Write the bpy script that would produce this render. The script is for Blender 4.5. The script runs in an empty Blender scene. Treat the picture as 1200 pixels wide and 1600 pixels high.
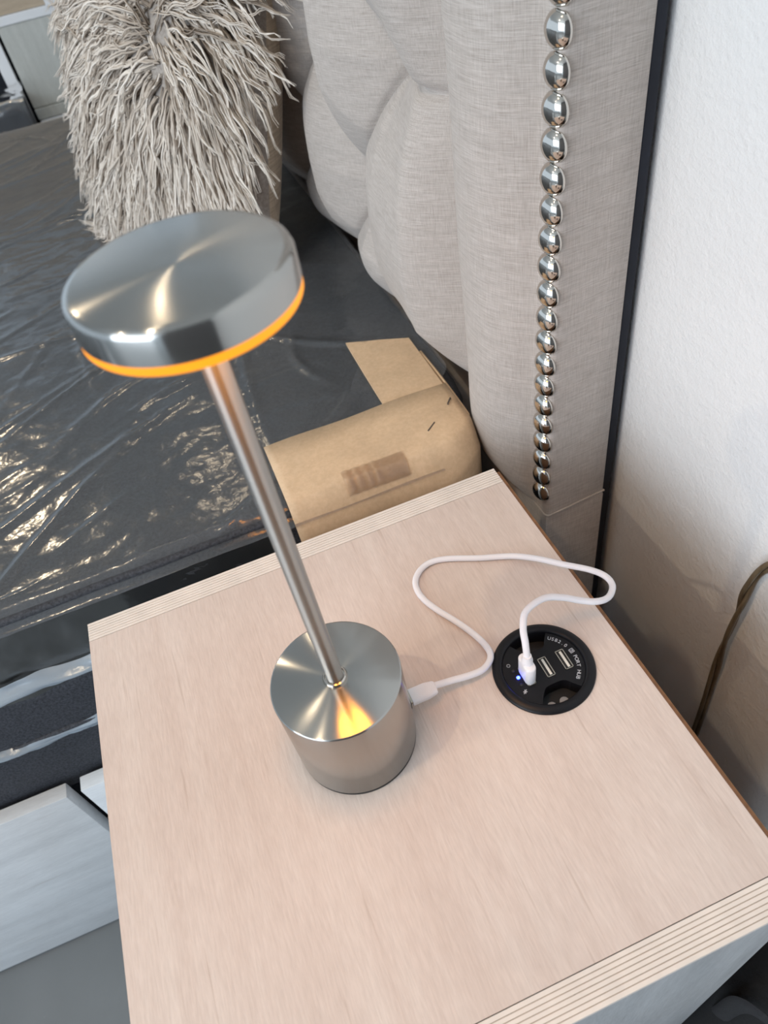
import bpy, bmesh, math, random
import numpy as np
from mathutils import Vector, Matrix

random.seed(7)
rng = np.random.default_rng(7)
S = bpy.context.scene
COL = S.collection

# ------------------------------------------------------------------ camera
cam_d = bpy.data.cameras.new('camera')
cam = bpy.data.objects.new('camera', cam_d)
COL.objects.link(cam)
R0 = ((0.923752, -0.355220, -0.143179), (-0.355239, -0.654976, -0.666943), (0.143133, 0.666952, -0.731223))
right, down, fwd = (Vector(r) for r in R0)
M = Matrix.Identity(4)
for i in range(3):
    M[i][0], M[i][1], M[i][2] = right[i], -down[i], -fwd[i]
M.translation = Vector((0.1618, -0.3956, 0.4321))
cam.matrix_world = M
cam_d.sensor_fit = 'VERTICAL'
cam_d.sensor_height = 36.0
cam_d.sensor_width = 27.0
cam_d.lens = 36.0 * 1130.84 / 1600.0
cam_d.clip_start = 0.02
cam_d.dof.use_dof = True
cam_d.dof.focus_distance = 0.52
cam_d.dof.aperture_fstop = 11.0
S.camera = cam

# ------------------------------------------------------------------ world, lights, exposure
S.view_settings.view_transform = 'Standard'
S.view_settings.look = 'None'
S.view_settings.gamma = 1.0
S.view_settings.use_curve_mapping = False
S.view_settings.exposure = 0.40

w = bpy.data.worlds.new('world')
S.world = w
w.use_nodes = True
bg = w.node_tree.nodes['Background']
bg.inputs[0].default_value = (0.70, 0.85, 1.0, 1)
bg.inputs[1].default_value = 0.85


def area(name, loc, target, size, power, color, sy=None, shape='RECTANGLE', spread=None):
    d = bpy.data.lights.new(name, 'AREA')
    d.shape = shape
    d.size = size
    d.size_y = sy or size
    d.energy = power
    d.color = color
    if spread:
        d.spread = spread
    o = bpy.data.objects.new(name, d)
    COL.objects.link(o)
    o.location = loc
    o.rotation_euler = (Vector(target) - Vector(loc)).to_track_quat('-Z', 'Y').to_euler()
    return o


area('window_light', (-2.5, -1.5, 0.9), (0.1, 0.1, -0.25), 2.2, 58, (0.80, 0.90, 1.0), 1.8)
for k, (x, y, e) in enumerate(((-0.95, 2.60, 9), (-1.75, -0.35, 7), (-0.60, -0.34, 4.5), (0.0, 2.30, 1.3), (-0.19, 0.62, 0.5))):
    area('downlight', (x, y, 1.86), (x, y, 0), 0.05, e, (1.0, 0.80, 0.55), shape='DISK')

# ------------------------------------------------------------------ node helpers


def new_mat(name):
    m = bpy.data.materials.new(name)
    m.use_nodes = True
    nt = m.node_tree
    return m, nt, nt.nodes['Principled BSDF']


def N(nt, kind, **kw):
    n = nt.nodes.new(kind)
    for k, v in kw.items():
        if k in n.inputs.keys():
            n.inputs[k].default_value = v
        else:
            setattr(n, k, v)
    return n


def obj_coords(nt, scale=(1, 1, 1), rot=(0, 0, 0)):
    tc = nt.nodes.new('ShaderNodeTexCoord')
    mp = nt.nodes.new('ShaderNodeMapping')
    mp.inputs['Scale'].default_value = scale
    mp.inputs['Rotation'].default_value = rot
    nt.links.new(tc.outputs['Object'], mp.inputs['Vector'])
    return mp.outputs['Vector']


def noise(nt, vec, scale=1.0, detail=4.0, rough=0.55):
    n = nt.nodes.new('ShaderNodeTexNoise')
    n.inputs['Scale'].default_value = scale
    n.inputs['Detail'].default_value = detail
    n.inputs['Roughness'].default_value = rough
    nt.links.new(vec, n.inputs['Vector'])
    return n.outputs['Fac']


def ramp(nt, fac, stops):
    r = nt.nodes.new('ShaderNodeValToRGB')
    el = r.color_ramp.elements
    while len(el) < len(stops):
        el.new(0.5)
    for e, (p, c) in zip(el, stops):
        e.position = p
        e.color = (*c, 1)
    nt.links.new(fac, r.inputs[0])
    return r.outputs[0]


def mixc(nt, a, b, fac, mode='MIX'):
    m = nt.nodes.new('ShaderNodeMix')
    m.data_type = 'RGBA'
    m.blend_type = mode
    if isinstance(fac, float):
        m.inputs[0].default_value = fac
    else:
        nt.links.new(fac, m.inputs[0])
    for sock, v in ((m.inputs[6], a), (m.inputs[7], b)):
        if isinstance(v, tuple):
            sock.default_value = (*v, 1)
        else:
            nt.links.new(v, sock)
    return m.outputs[2]


def bump(nt, bsdf, h, strength, dist=0.001):
    b = nt.nodes.new('ShaderNodeBump')
    b.inputs['Strength'].default_value = strength
    b.inputs['Distance'].default_value = dist
    nt.links.new(h, b.inputs['Height'])
    nt.links.new(b.outputs[0], bsdf.inputs['Normal'])


def plain(name, col, rough=0.5, metal=0.0, spec=0.5, var=0.0, vscale=40):
    m, nt, b = new_mat(name)
    b.inputs['Base Color'].default_value = (*col, 1)
    b.inputs['Roughness'].default_value = rough
    b.inputs['Metallic'].default_value = metal
    b.inputs['Specular IOR Level'].default_value = spec
    if var:
        f = noise(nt, obj_coords(nt), vscale, 4)
        c = ramp(nt, f, ((0.3, tuple(v * (1 - var) for v in col)), (0.7, tuple(min(1, v * (1 + var)) for v in col))))
        nt.links.new(c, b.inputs['Base Color'])
    return m


def wood(name, lo, mid, hi, along, rough=0.55, fine=1.0, bumps=0.25):
    """white-washed wood: streaks along one object axis"""
    m, nt, b = new_mat(name)
    sc = [55.0, 55.0, 55.0]
    sc[along] = 4.5
    f1 = noise(nt, obj_coords(nt, tuple(sc)), 1.0, 5, 0.6)
    sf = [700.0 * fine] * 3
    sf[along] = 75.0
    f2 = noise(nt, obj_coords(nt, tuple(sf)), 1.0, 3, 0.6)
    f3 = noise(nt, obj_coords(nt, (9, 9, 9)), 1.0, 3)
    c = ramp(nt, f1, ((0.28, lo), (0.5, mid), (0.72, hi)))
    c2 = mixc(nt, c, ramp(nt, f2, ((0.25, tuple(v * 0.80 for v in mid)), (0.75, tuple(min(1, v * 1.12) for v in hi)))), 0.38)
    c3 = mixc(nt, c2, ramp(nt, f3, ((0.35, (0.90, 0.89, 0.88)), (0.7, (1.0, 1.0, 1.0)))), 0.8, 'MULTIPLY')
    sd = [420.0] * 3
    sd[along] = 14.0
    f4 = noise(nt, obj_coords(nt, tuple(sd)), 1.0, 2, 0.5)
    c4 = mixc(nt, c3, ramp(nt, f4, ((0.22, (0.80, 0.76, 0.73)), (0.34, (1, 1, 1)))), 0.8, 'MULTIPLY')
    nt.links.new(c4, b.inputs['Base Color'])
    b.inputs['Roughness'].default_value = rough
    b.inputs['Specular IOR Level'].default_value = 0.35
    bump(nt, b, f2, bumps, 0.0006)
    return m


def linen(name, lo, hi, thread=1.0):
    """slubby woven cloth: threads run level"""
    m, nt, b = new_mat(name)
    f1 = noise(nt, obj_coords(nt, (60 * thread, 60 * thread, 1500 * thread)), 1.0, 3, 0.6)
    f2 = noise(nt, obj_coords(nt, (1300 * thread, 1300 * thread, 90 * thread)), 1.0, 3, 0.6)
    f3 = noise(nt, obj_coords(nt, (14, 14, 200)), 1.0, 3)
    c = mixc(nt, ramp(nt, f1, ((0.3, lo), (0.7, hi))), ramp(nt, f2, ((0.3, lo), (0.7, hi))), 0.42)
    c = mixc(nt, c, ramp(nt, f3, ((0.35, (0.90, 0.90, 0.90)), (0.65, (1, 1, 1)))), 0.7, 'MULTIPLY')
    nt.links.new(c, b.inputs['Base Color'])
    b.inputs['Roughness'].default_value = 0.85
    b.inputs['Specular IOR Level'].default_value = 0.2
    b.inputs['Sheen Weight'].default_value = 0.25
    b.inputs['Sheen Roughness'].default_value = 0.4
    ad = nt.nodes.new('ShaderNodeMath')
    ad.operation = 'ADD'
    nt.links.new(f1, ad.inputs[0])
    nt.links.new(f2, ad.inputs[1])
    bump(nt, b, ad.outputs[0], 0.35, 0.0008)
    return m


def brushed(name, col, rough, aniso, rot=0.25):
    m, nt, b = new_mat(name)
    b.inputs['Base Color'].default_value = (*col, 1)
    b.inputs['Metallic'].default_value = 1.0
    b.inputs['Roughness'].default_value = rough
    b.inputs['Anisotropic'].default_value = aniso
    b.inputs['Anisotropic Rotation'].default_value = rot
    t = nt.nodes.new('ShaderNodeTangent')
    t.direction_type = 'RADIAL'
    t.axis = 'Z'
    nt.links.new(t.outputs[0], b.inputs['Tangent'])
    return m


def emissive(name, col, strength, base=(0.8, 0.8, 0.8)):
    m, nt, b = new_mat(name)
    b.inputs['Base Color'].default_value = (*base, 1)
    b.inputs['Emission Color'].default_value = (*col, 1)
    b.inputs['Emission Strength'].default_value = strength
    return m


def film(name, milky, rough, body=(0.75, 0.82, 0.9), gloss=1.0):
    """thin clear plastic: mostly see-through, fresnel gloss, a little haze of its own"""
    m, nt, b = new_mat(name)
    nt.nodes.remove(b)
    out = nt.nodes['Material Output']
    tr = nt.nodes.new('ShaderNodeBsdfTransparent')
    gl = nt.nodes.new('ShaderNodeBsdfGlossy')
    gl.inputs['Roughness'].default_value = rough
    gl.inputs['Color'].default_value = (gloss, gloss, gloss, 1)
    df = nt.nodes.new('ShaderNodeBsdfDiffuse')
    df.inputs['Color'].default_value = (*body, 1)
    fr = nt.nodes.new('ShaderNodeFresnel')
    fr.inputs['IOR'].default_value = 1.47
    f = noise(nt, obj_coords(nt, (1, 1, 1)), 90, 2, 0.5)
    bp = nt.nodes.new('ShaderNodeBump')
    bp.inputs['Strength'].default_value = 0.2
    bp.inputs['Distance'].default_value = 0.002
    nt.links.new(f, bp.inputs['Height'])
    nt.links.new(bp.outputs[0], gl.inputs['Normal'])
    nt.links.new(bp.outputs[0], fr.inputs['Normal'])
    m1 = nt.nodes.new('ShaderNodeMixShader')
    m1.inputs[0].default_value = milky
    nt.links.new(tr.outputs[0], m1.inputs[1])
    nt.links.new(df.outputs[0], m1.inputs[2])
    m2 = nt.nodes.new('ShaderNodeMixShader')
    nt.links.new(fr.outputs[0], m2.inputs[0])
    nt.links.new(m1.outputs[0], m2.inputs[1])
    nt.links.new(gl.outputs[0], m2.inputs[2])
    nt.links.new(m2.outputs[0], out.inputs[0])
    return m


def fabric(name, lo, hi, scale=700, rough=0.8, bstr=0.4):
    m, nt, b = new_mat(name)
    f = noise(nt, obj_coords(nt), scale, 2, 0.6)
    f2 = noise(nt, obj_coords(nt), 25, 4, 0.6)
    c = ramp(nt, f, ((0.3, lo), (0.7, hi)))
    c = mixc(nt, c, ramp(nt, f2, ((0.3, (0.75, 0.75, 0.75)), (0.7, (1, 1, 1)))), 0.7, 'MULTIPLY')
    nt.links.new(c, b.inputs['Base Color'])
    b.inputs['Roughness'].default_value = rough
    bump(nt, b, f, bstr, 0.001)
    return m


MAT = {}
MAT['top'] = wood('whitewashed_veneer', (0.62, 0.50, 0.44), (0.68, 0.565, 0.505), (0.74, 0.64, 0.58), 1)
MAT['side'] = wood('whitewash_shaded_grey', (0.34, 0.35, 0.36), (0.44, 0.45, 0.46), (0.54, 0.55, 0.56), 2)  # same whitewashed wood; its cool, dimmer light is painted in as grey
MAT['ply'] = plain('ply_layer', (0.78, 0.70, 0.63), 0.6, var=0.06, vscale=60)
MAT['glue'] = plain('ply_glue_line', (0.44, 0.35, 0.28), 0.7, var=0.1)
MAT['hardboard'] = plain('brown_hardboard', (0.23, 0.115, 0.055), 0.75, var=0.25, vscale=120)
MAT['bedwood'] = wood('grey_oak_drawer', (0.58, 0.60, 0.62), (0.70, 0.72, 0.74), (0.80, 0.82, 0.84), 0, 0.42)
MAT['linen'] = linen('oatmeal_linen', (0.36, 0.31, 0.275), (0.61, 0.555, 0.515))
MAT['navy'] = plain('dark_backing_cloth', (0.012, 0.014, 0.022), 0.85, var=0.2)
MAT['steel'] = brushed('brushed_steel', (0.42, 0.41, 0.39), 0.19, 0.94)
MAT['pole'] = brushed('satin_pole_steel', (0.46, 0.44, 0.41), 0.36, 0.92)
MAT['nickel'] = plain('polished_nickel', (0.62, 0.58, 0.53), 0.10, 1.0)
MAT['led'] = emissive('amber_diffuser_rim', (1.0, 0.36, 0.003), 0.85, (0.5, 0.12, 0.01))
MAT['ledpanel'] = emissive('amber_led_panel', (1.0, 0.37, 0.045), 15.0, (0.5, 0.2, 0.05))
MAT['blacklac'] = plain('black_plastic', (0.005, 0.005, 0.007), 0.42, spec=0.28, var=0.2)
MAT['blackmatte'] = plain('black_matt_rubber', (0.012, 0.012, 0.013), 0.6)
MAT['white'] = plain('white_cable_plastic', (0.83, 0.81, 0.84), 0.38)
MAT['print'] = plain('pale_print', (0.55, 0.56, 0.60), 0.6)
MAT['blue'] = emissive('blue_indicator', (0.0, 0.018, 1.0), 24.0)
MAT['portmetal'] = plain('port_shell_metal', (0.62, 0.58, 0.50), 0.28, 1.0)
MAT['tongue'] = plain('port_tongue', (0.72, 0.69, 0.62), 0.5)
MAT['grey_tab'] = plain('grey_plastic_tab', (0.30, 0.30, 0.31), 0.5)
MAT['card'] = fabric('kraft_cardboard', (0.70, 0.49, 0.30), (0.78, 0.56, 0.36), 260, 0.72, 0.08)
MAT['tape'] = film('clear_parcel_tape', 0.15, 0.18, (0.50, 0.37, 0.26))
MAT['slit_mark'] = plain('dark_slit_stroke', (0.10, 0.075, 0.06), 0.6)
MAT['mattress'] = fabric('charcoal_mattress_cloth', (0.018, 0.019, 0.024), (0.062, 0.065, 0.078), 420, 0.75)
MAT['film'] = film('clear_polythene', 0.075, 0.15, gloss=0.85)
MAT['sidefilm'] = film('slack_polythene', 0.04, 0.24, gloss=0.25)
MAT['fold'] = film('bunched_polythene', 0.42, 0.22, (0.62, 0.72, 0.82))
MAT['jute'] = linen('jute_weave', (0.34, 0.265, 0.19), (0.72, 0.60, 0.47), 0.30)
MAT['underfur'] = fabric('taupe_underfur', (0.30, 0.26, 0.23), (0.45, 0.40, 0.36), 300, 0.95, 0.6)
MAT['wall'] = None
m, nt, b = new_mat('rough_white_plaster')
f = noise(nt, obj_coords(nt), 230, 5, 0.62)
f2 = noise(nt, obj_coords(nt), 60, 3)
b.inputs['Base Color'].default_value = (0.80, 0.79, 0.78, 1)
b.inputs['Roughness'].default_value = 0.75
ad = nt.nodes.new('ShaderNodeMath')
ad.operation = 'ADD'
nt.links.new(f, ad.inputs[0])
nt.links.new(f2, ad.inputs[1])
bump(nt, b, ad.outputs[0], 0.30, 0.004)
MAT['wall'] = m
MAT['addedwall'] = plain('added_wall_grey', (0.16, 0.16, 0.17), 0.8, var=0.05)
MAT['ceiling'] = plain('white_ceiling', (0.80, 0.80, 0.78), 0.9)
m, nt, b = new_mat('grey_floor')
f = noise(nt, obj_coords(nt), 6, 5)
c = ramp(nt, f, ((0.3, (0.135, 0.145, 0.15)), (0.7, (0.165, 0.175, 0.18))))
f2 = noise(nt, obj_coords(nt), 38, 1)
c = mixc(nt, c, ramp(nt, f2, ((0.80, (0, 0, 0)), (0.83, (0.35, 0.35, 0.35)))), 1.0, 'ADD')
nt.links.new(c, b.inputs['Base Color'])
b.inputs['Roughness'].default_value = 0.38
MAT['floor'] = m
# fur: random tone per lock; roots painted darker as shade, tips paler
m, nt, b = new_mat('long_taupe_fur')
at = nt.nodes.new('ShaderNodeAttribute')
at.attribute_name = 'tone'
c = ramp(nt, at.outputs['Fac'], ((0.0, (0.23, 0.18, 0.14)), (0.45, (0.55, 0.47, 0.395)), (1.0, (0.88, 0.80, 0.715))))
nt.links.new(c, b.inputs['Base Color'])
b.inputs['Roughness'].default_value = 0.55
b.inputs['Specular IOR Level'].default_value = 0.3
MAT['fur'] = m
MAT['trimwhite'] = plain('white_lacquer', (0.82, 0.83, 0.85), 0.4)
MAT['palewood'] = wood('pale_grey_wood', (0.46, 0.47, 0.44), (0.55, 0.56, 0.53), (0.63, 0.64, 0.61), 2, 0.5)
MAT['tanwood'] = wood('tan_wood', (0.42, 0.33, 0.24), (0.52, 0.42, 0.31), (0.60, 0.50, 0.39), 0, 0.5)
MAT['bag'] = fabric('black_bag_cloth', (0.0015, 0.0015, 0.002), (0.004, 0.004, 0.005), 350, 0.8)
MAT['strap'] = fabric('dark_webbing', (0.010, 0.010, 0.012), (0.018, 0.018, 0.021), 600, 0.7)
MAT['flex'] = None
m, nt, b = new_mat('brown_clear_flex')
f = noise(nt, obj_coords(nt, (250, 250, 30)), 1, 4)
c = ramp(nt, f, ((0.3, (0.075, 0.045, 0.022)), (0.7, (0.19, 0.145, 0.09))))
nt.links.new(c, b.inputs['Base Color'])
b.inputs['Roughness'].default_value = 0.3
MAT['flex'] = m

# ------------------------------------------------------------------ object helpers


def tag(o, label=None, cat=None, group=None, kind=None):
    if label:
        o['label'] = label
    if cat:
        o['category'] = cat
    if group:
        o['group'] = group
    if kind:
        o['kind'] = kind
    return o


def thing(name, loc, label, cat, group=None):
    o = bpy.data.objects.new(name, None)
    o.empty_display_size = 0.02
    COL.objects.link(o)
    o.location = loc
    return tag(o, label, cat, group)


def base_of(parent):
    v = Vector((0, 0, 0))
    while parent:
        v += Vector(parent.location)
        parent = parent.parent
    return v


def mesh(name, verts, faces, mat, parent=None, smooth=False, origin=None):
    """verts in world coordinates"""
    me = bpy.data.meshes.new(name)
    org = base_of(parent)
    off = Vector(origin) if origin is not None else org
    V = np.asarray(verts, float) - np.array(off)
    if isinstance(faces, np.ndarray):
        nf, k = faces.shape
        me.vertices.add(len(V))
        me.vertices.foreach_set('co', V.astype(np.float32).ravel())
        me.loops.add(nf * k)
        me.loops.foreach_set('vertex_index', faces.astype(np.int32).ravel())
        me.polygons.add(nf)
        me.polygons.foreach_set('loop_start', np.arange(0, nf * k, k, dtype=np.int32))
        me.update(calc_edges=True)
        me.validate()
    else:
        me.from_pydata([tuple(v) for v in V], [], faces)
        me.update()
    if smooth:
        me.polygons.foreach_set('use_smooth', [True] * len(me.polygons))
    me.materials.append(mat)
    o = bpy.data.objects.new(name, me)
    COL.objects.link(o)
    o.parent = parent
    o.location = off - org
    return o


def fix_normals(o):
    bm = bmesh.new()
    bm.from_mesh(o.data)
    bmesh.ops.recalc_face_normals(bm, faces=bm.faces)
    bm.to_mesh(o.data)
    bm.free()
    return o


class MB:
    def __init__(self):
        self.v, self.f = [], []

    def add(self, v, f):
        n = len(self.v)
        self.v += [tuple(p) for p in v]
        self.f += [tuple(i + n for i in q) for q in f]
        return self

    def box(self, x0, x1, y0, y1, z0, z1, bev=0.0):
        if bev <= 0:
            v = [(x, y, z) for z in (z0, z1) for y in (y0, y1) for x in (x0, x1)]
            return self.add(v, [(0, 2, 3, 1), (4, 5, 7, 6), (0, 1, 5, 4), (2, 6, 7, 3), (0, 4, 6, 2), (1, 3, 7, 5)])
        bm = bmesh.new()
        bmesh.ops.create_cube(bm, size=1.0)
        for q in bm.verts:
            q.co = Vector(((x0 + x1) / 2 + q.co.x * (x1 - x0), (y0 + y1) / 2 + q.co.y * (y1 - y0), (z0 + z1) / 2 + q.co.z * (z1 - z0)))
        bmesh.ops.bevel(bm, geom=bm.edges[:], offset=bev, segments=2, profile=0.5, affect='EDGES')
        bm.verts.index_update()
        self.add([q.co for q in bm.verts], [[q.index for q in fc.verts] for fc in bm.faces])
        bm.free()
        return self

    def lathe(self, prof, c, n=64, cap0=True, cap1=True):
        """prof: list of (r, z); c centre"""
        base = len(self.v)
        for r, z in prof:
            for k in range(n):
                a = 2 * math.pi * k / n
                self.v.append((c[0] + r * math.cos(a), c[1] + r * math.sin(a), c[2] + z))
        for i in range(len(prof) - 1):
            for k in range(n):
                a, b_ = base + i * n + k, base + i * n + (k + 1) % n
                self.f.append((a, b_, b_ + n, a + n))
        if cap0:
            self.f.append(tuple(base + k for k in reversed(range(n))))
        if cap1:
            e = base + (len(prof) - 1) * n
            self.f.append(tuple(e + k for k in range(n)))
        return self

    def tube(self, pts, r, n=10, sx=1.0, twist=0.0, cap=True):
        pts = [Vector(p) for p in pts]
        base = len(self.v)
        up = Vector((0, 0, 1))
        prev = None
        for i, p in enumerate(pts):
            t = (pts[min(i + 1, len(pts) - 1)] - pts[max(i - 1, 0)]).normalized()
            if prev is None:
                a = t.cross(up)
                if a.length < 1e-3:
                    a = t.cross(Vector((1, 0, 0)))
            else:
                a = prev - t * prev.dot(t)
            a.normalize()
            prev = a
            b_ = t.cross(a)
            rr = r[i] if isinstance(r, (list, tuple)) else r
            for k in range(n):
                an = 2 * math.pi * k / n
                self.v.append(tuple(p + (a * math.cos(an) * sx + b_ * math.sin(an)) * rr))
        for i in range(len(pts) - 1):
            for k in range(n):
                a, b_ = base + i * n + k, base + i * n + (k + 1) % n
                self.f.append((a, b_, b_ + n, a + n))
        if cap:
            self.f.append(tuple(base + k for k in reversed(range(n))))
            e = base + (len(pts) - 1) * n
            self.f.append(tuple(e + k for k in range(n)))
        return self

    def build(self, name, mat, parent=None, smooth=False, origin=None, sharp=None):
        o = mesh(name, self.v, self.f, mat, parent, smooth, origin)
        fix_normals(o)
        if smooth and sharp:
            o.data.set_sharp_from_angle(angle=math.radians(sharp))
        return o


def spline(P, per=8):
    P = [Vector(p) for p in P]
    out = []
    for i in range(len(P) - 1):
        p0, p1, p2, p3 = P[max(i - 1, 0)], P[i], P[i + 1], P[min(i + 2, len(P) - 1)]
        for k in range(per):
            t = k / per
            out.append(0.5 * (2 * p1 + (p2 - p0) * t + (2 * p0 - 5 * p1 + 4 * p2 - p3) * t * t + (3 * p1 - p0 - 3 * p2 + p3) * t ** 3))
    out.append(P[-1])
    return out


def grid_faces(nu, nv):
    i = np.arange(nu - 1)[:, None] * nv + np.arange(nv - 1)[None, :]
    i = i.ravel()
    return np.stack([i, i + nv, i + nv + 1, i + 1], 1)


def vnoise(x, y, seed=0):
    r = np.random.default_rng(seed)
    T = r.random((256, 256))
    xi, yi = np.floor(x).astype(int), np.floor(y).astype(int)
    fx, fy = x - xi, y - yi
    fx, fy = fx * fx * (3 - 2 * fx), fy * fy * (3 - 2 * fy)
    g = lambda a, b_: T[a % 256, b_ % 256]
    return (g(xi, yi) * (1 - fx) + g(xi + 1, yi) * fx) * (1 - fy) + (g(xi, yi + 1) * (1 - fx) + g(xi + 1, yi + 1) * fx) * fy


def sstep(x, a, b_):
    t = np.clip((x - a) / (b_ - a), 0, 1)
    return t * t * (3 - 2 * t)


# ------------------------------------------------------------------ the setting
FL = -0.62
WALLX = 0.484
o = MB().box(-4.5, WALLX + 0.1, -3.0, 4.6, FL - 0.1, FL).build('floor', MAT['floor'])
tag(o, kind='structure')
o = MB().box(WALLX, WALLX + 0.1, -3.0, 4.6, FL, 1.9).build('wall_right', MAT['wall'])
tag(o, kind='structure')
o = MB().box(-0.9, WALLX, -1.75, -1.65, FL, 1.9).build('added_dark_wall', MAT['addedwall'])  # unseen wall, added behind the camera to darken reflections and shading
tag(o, kind='structure')
o = MB().box(-4.5, WALLX + 0.1, -3.0, 4.6, 1.9, 2.0).build('ceiling', MAT['ceiling'])
tag(o, kind='structure')

# ------------------------------------------------------------------ nightstand
W, D, T = 0.3463, 0.3567, 0.017
HX, HY, HR = 0.2905, -0.1823, 0.0335
ns = thing('nightstand', (W / 2, -D / 2, FL), 'pale whitewashed wooden nightstand under the steel lamp, with striped plywood edges', 'nightstand')
# top panel with the round cut-out of the hub
x0, x1, y0, y1 = 0.0, W, -(D - T) + 0.0005, -T - 0.0005
angs = sorted([2 * math.pi * k / 64 for k in range(64)] + [math.atan2(yy - HY, xx - HX) % (2 * math.pi) for xx in (x0, x1) for yy in (y0, y1)])
vs, fs = [], []
for z in (0.0, -0.018):
    for a in angs:
        c, s = math.cos(a), math.sin(a)
        vs.append((HX + 0.030 * c, HY + 0.030 * s, z))
    for a in angs:
        c, s = math.cos(a), math.sin(a)
        tt = min(((x1 - HX) / c if c > 1e-9 else 1e9), ((x0 - HX) / c if c < -1e-9 else 1e9),
                 ((y1 - HY) / s if s > 1e-9 else 1e9), ((y0 - HY) / s if s < -1e-9 else 1e9))
        vs.append((HX + tt * c, HY + tt * s, z))
n = len(angs)
for k in range(n):
    j = (k + 1) % n
    fs.append((k, n + k, n + j, j))
    fs.append((2 * n + k, 2 * n + j, 3 * n + j, 3 * n + k))
    fs.append((n + k, 3 * n + k, 3 * n + j, n + j))
    fs.append((k, j, 2 * n + j, 2 * n + k))
top = MB().add(vs, fs).build('top_panel', MAT['top'], ns)
# two plywood side panels; their top edges show the layers
for (ya, yb) in ((-T, 0.0), (-D, -D + T)):
    sp = MB().box(0.0005, W, ya + 0.0004, yb - 0.0004, FL, -0.0010).build('side_panel', MAT['side'], ns)
    core = MB().box(0.0003, W - 0.0002, ya + 0.0003, yb - 0.0003, -0.0052, -0.0005).build('ply_core', MAT['glue'], sp)
    nl = 7
    lw = (yb - ya) / nl
    for k in range(nl):
        u0 = ya + k * lw + (0.00022 if k else 0.0)
        u1 = ya + (k + 1) * lw - (0.00022 if k < nl - 1 else 0.0)
        dz = (0.0, -0.00012)[k % 2]
        MB().box(0, W, u0, u1, -0.0055, dz).build('ply_layer', MAT['ply'], sp)
# hardboard back, drawer fronts, bottom
bk = MB().box(W, W + 0.0034, -D + 0.002, -0.0035, FL + 0.06, -0.0022).build('back_panel', MAT['hardboard'], ns)
for (za, zb) in ((-0.30, -0.022), (-0.585, -0.305)):
    MB().box(0.002, 0.019, -D + T + 0.002, -T - 0.002, za, zb, 0.001).build('drawer_front', MAT['side'], ns)
MB().box(0.02, W, -D + T, -T, FL + 0.02, FL + 0.035).build('bottom_panel', MAT['side'], ns)

# ------------------------------------------------------------------ table lamp
BX, BY = 0.1617, -0.1747
RB, HB, RH = 0.0378, 0.0755, 0.0368
lamp = thing('table_lamp', (BX, BY, 0), 'brushed steel table lamp with round flat head glowing amber, on the nightstand', 'lamp')
C0 = (BX, BY, 0)
MB().lathe([(RB - 0.0012, 0.0), (RB - 0.0003, 0.0005), (RB - 0.0003, 0.0034)], C0, 96).build('foot_pad', MAT['blackmatte'], lamp, True, sharp=40)
MB().lathe([(RB - 0.0004, 0.0030), (RB, 0.0035), (RB, HB - 0.0010), (RB - 0.0003, HB - 0.0003), (RB - 0.0010, HB), (0.0060, HB), (0.0, HB)], C0, 128, cap1=False).build('lamp_base', MAT['steel'], lamp, True, sharp=50)
MB().lathe([(0.0071, HB), (0.0072, HB + 0.0012), (0.0066, HB + 0.0022), (0.0058, HB + 0.0024), (0.0056, HB + 0.0012), (0.0049, HB + 0.0012)], C0, 48).build('collar', MAT['nickel'], lamp, True, sharp=40)
MB().lathe([(0.0050, HB), (0.0050, 0.3152)], C0, 48).build('pole', MAT['pole'], lamp, True, sharp=40)
hd = MB().lathe([(RH, 0.3180), (RH, 0.3268), (RH - 0.0006, 0.3284), (RH - 0.0018, 0.3294), (RH - 0.0034, 0.3297), (0.010, 0.3297), (0.0, 0.3297)], C0, 128, cap1=False).build('lamp_head', MAT['steel'], lamp, True, sharp=50)
MB().lathe([(RH - 0.0016, 0.3150), (RH - 0.0012, 0.3145), (RH - 0.0004, 0.3146), (RH - 0.0001, 0.3151), (RH - 0.0001, 0.3180)], C0, 128).build('light_diffuser', MAT['led'], lamp, True, sharp=60)
MB().lathe([(0.0055, 0.3149), (RH - 0.0018, 0.3149)], C0, 96, False, False).build('led_panel', MAT['ledpanel'], lamp)
MB().box(BX + RB - 0.001, BX + RB + 0.0008, BY - 0.0015, BY + 0.0105, 0.0075, 0.0145, 0.0006).build('charging_port', MAT['blackmatte'], lamp)

# ------------------------------------------------------------------ hub
hub = thing('usb_hub', (HX, HY, 0), 'round black hub with two open metal ports, set into the nightstand top', 'usb hub')
HC = (HX, HY, 0)
MB().lathe([(0.0296, -0.016), (0.0296, 0.0001), (HR, 0.0001), (HR, 0.0010), (HR - 0.0008, 0.0019), (0.0300, 0.0027), (0.0282, 0.0028), (0.0272, 0.0022), (0.0268, 0.0008), (0.0266, -0.016)], HC, 96, False, False).build('rim', MAT['blacklac'], hub, True, sharp=45)
A = math.radians


def arc(r, a0, a1, n=14):
    return [(r * math.cos(A(a0 + (a1 - a0) * k / n)), r * math.sin(A(a0 + (a1 - a0) * k / n))) for k in range(n + 1)]


def rcorner(p, q, s, n=5):
    """quadratic corner p -> q -> s"""
    return [((1 - t) ** 2 * p[0] + 2 * t * (1 - t) * q[0] + t * t * s[0], (1 - t) ** 2 * p[1] + 2 * t * (1 - t) * q[1] + t * t * s[1]) for t in [k / n for k in range(n + 1)]]


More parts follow.
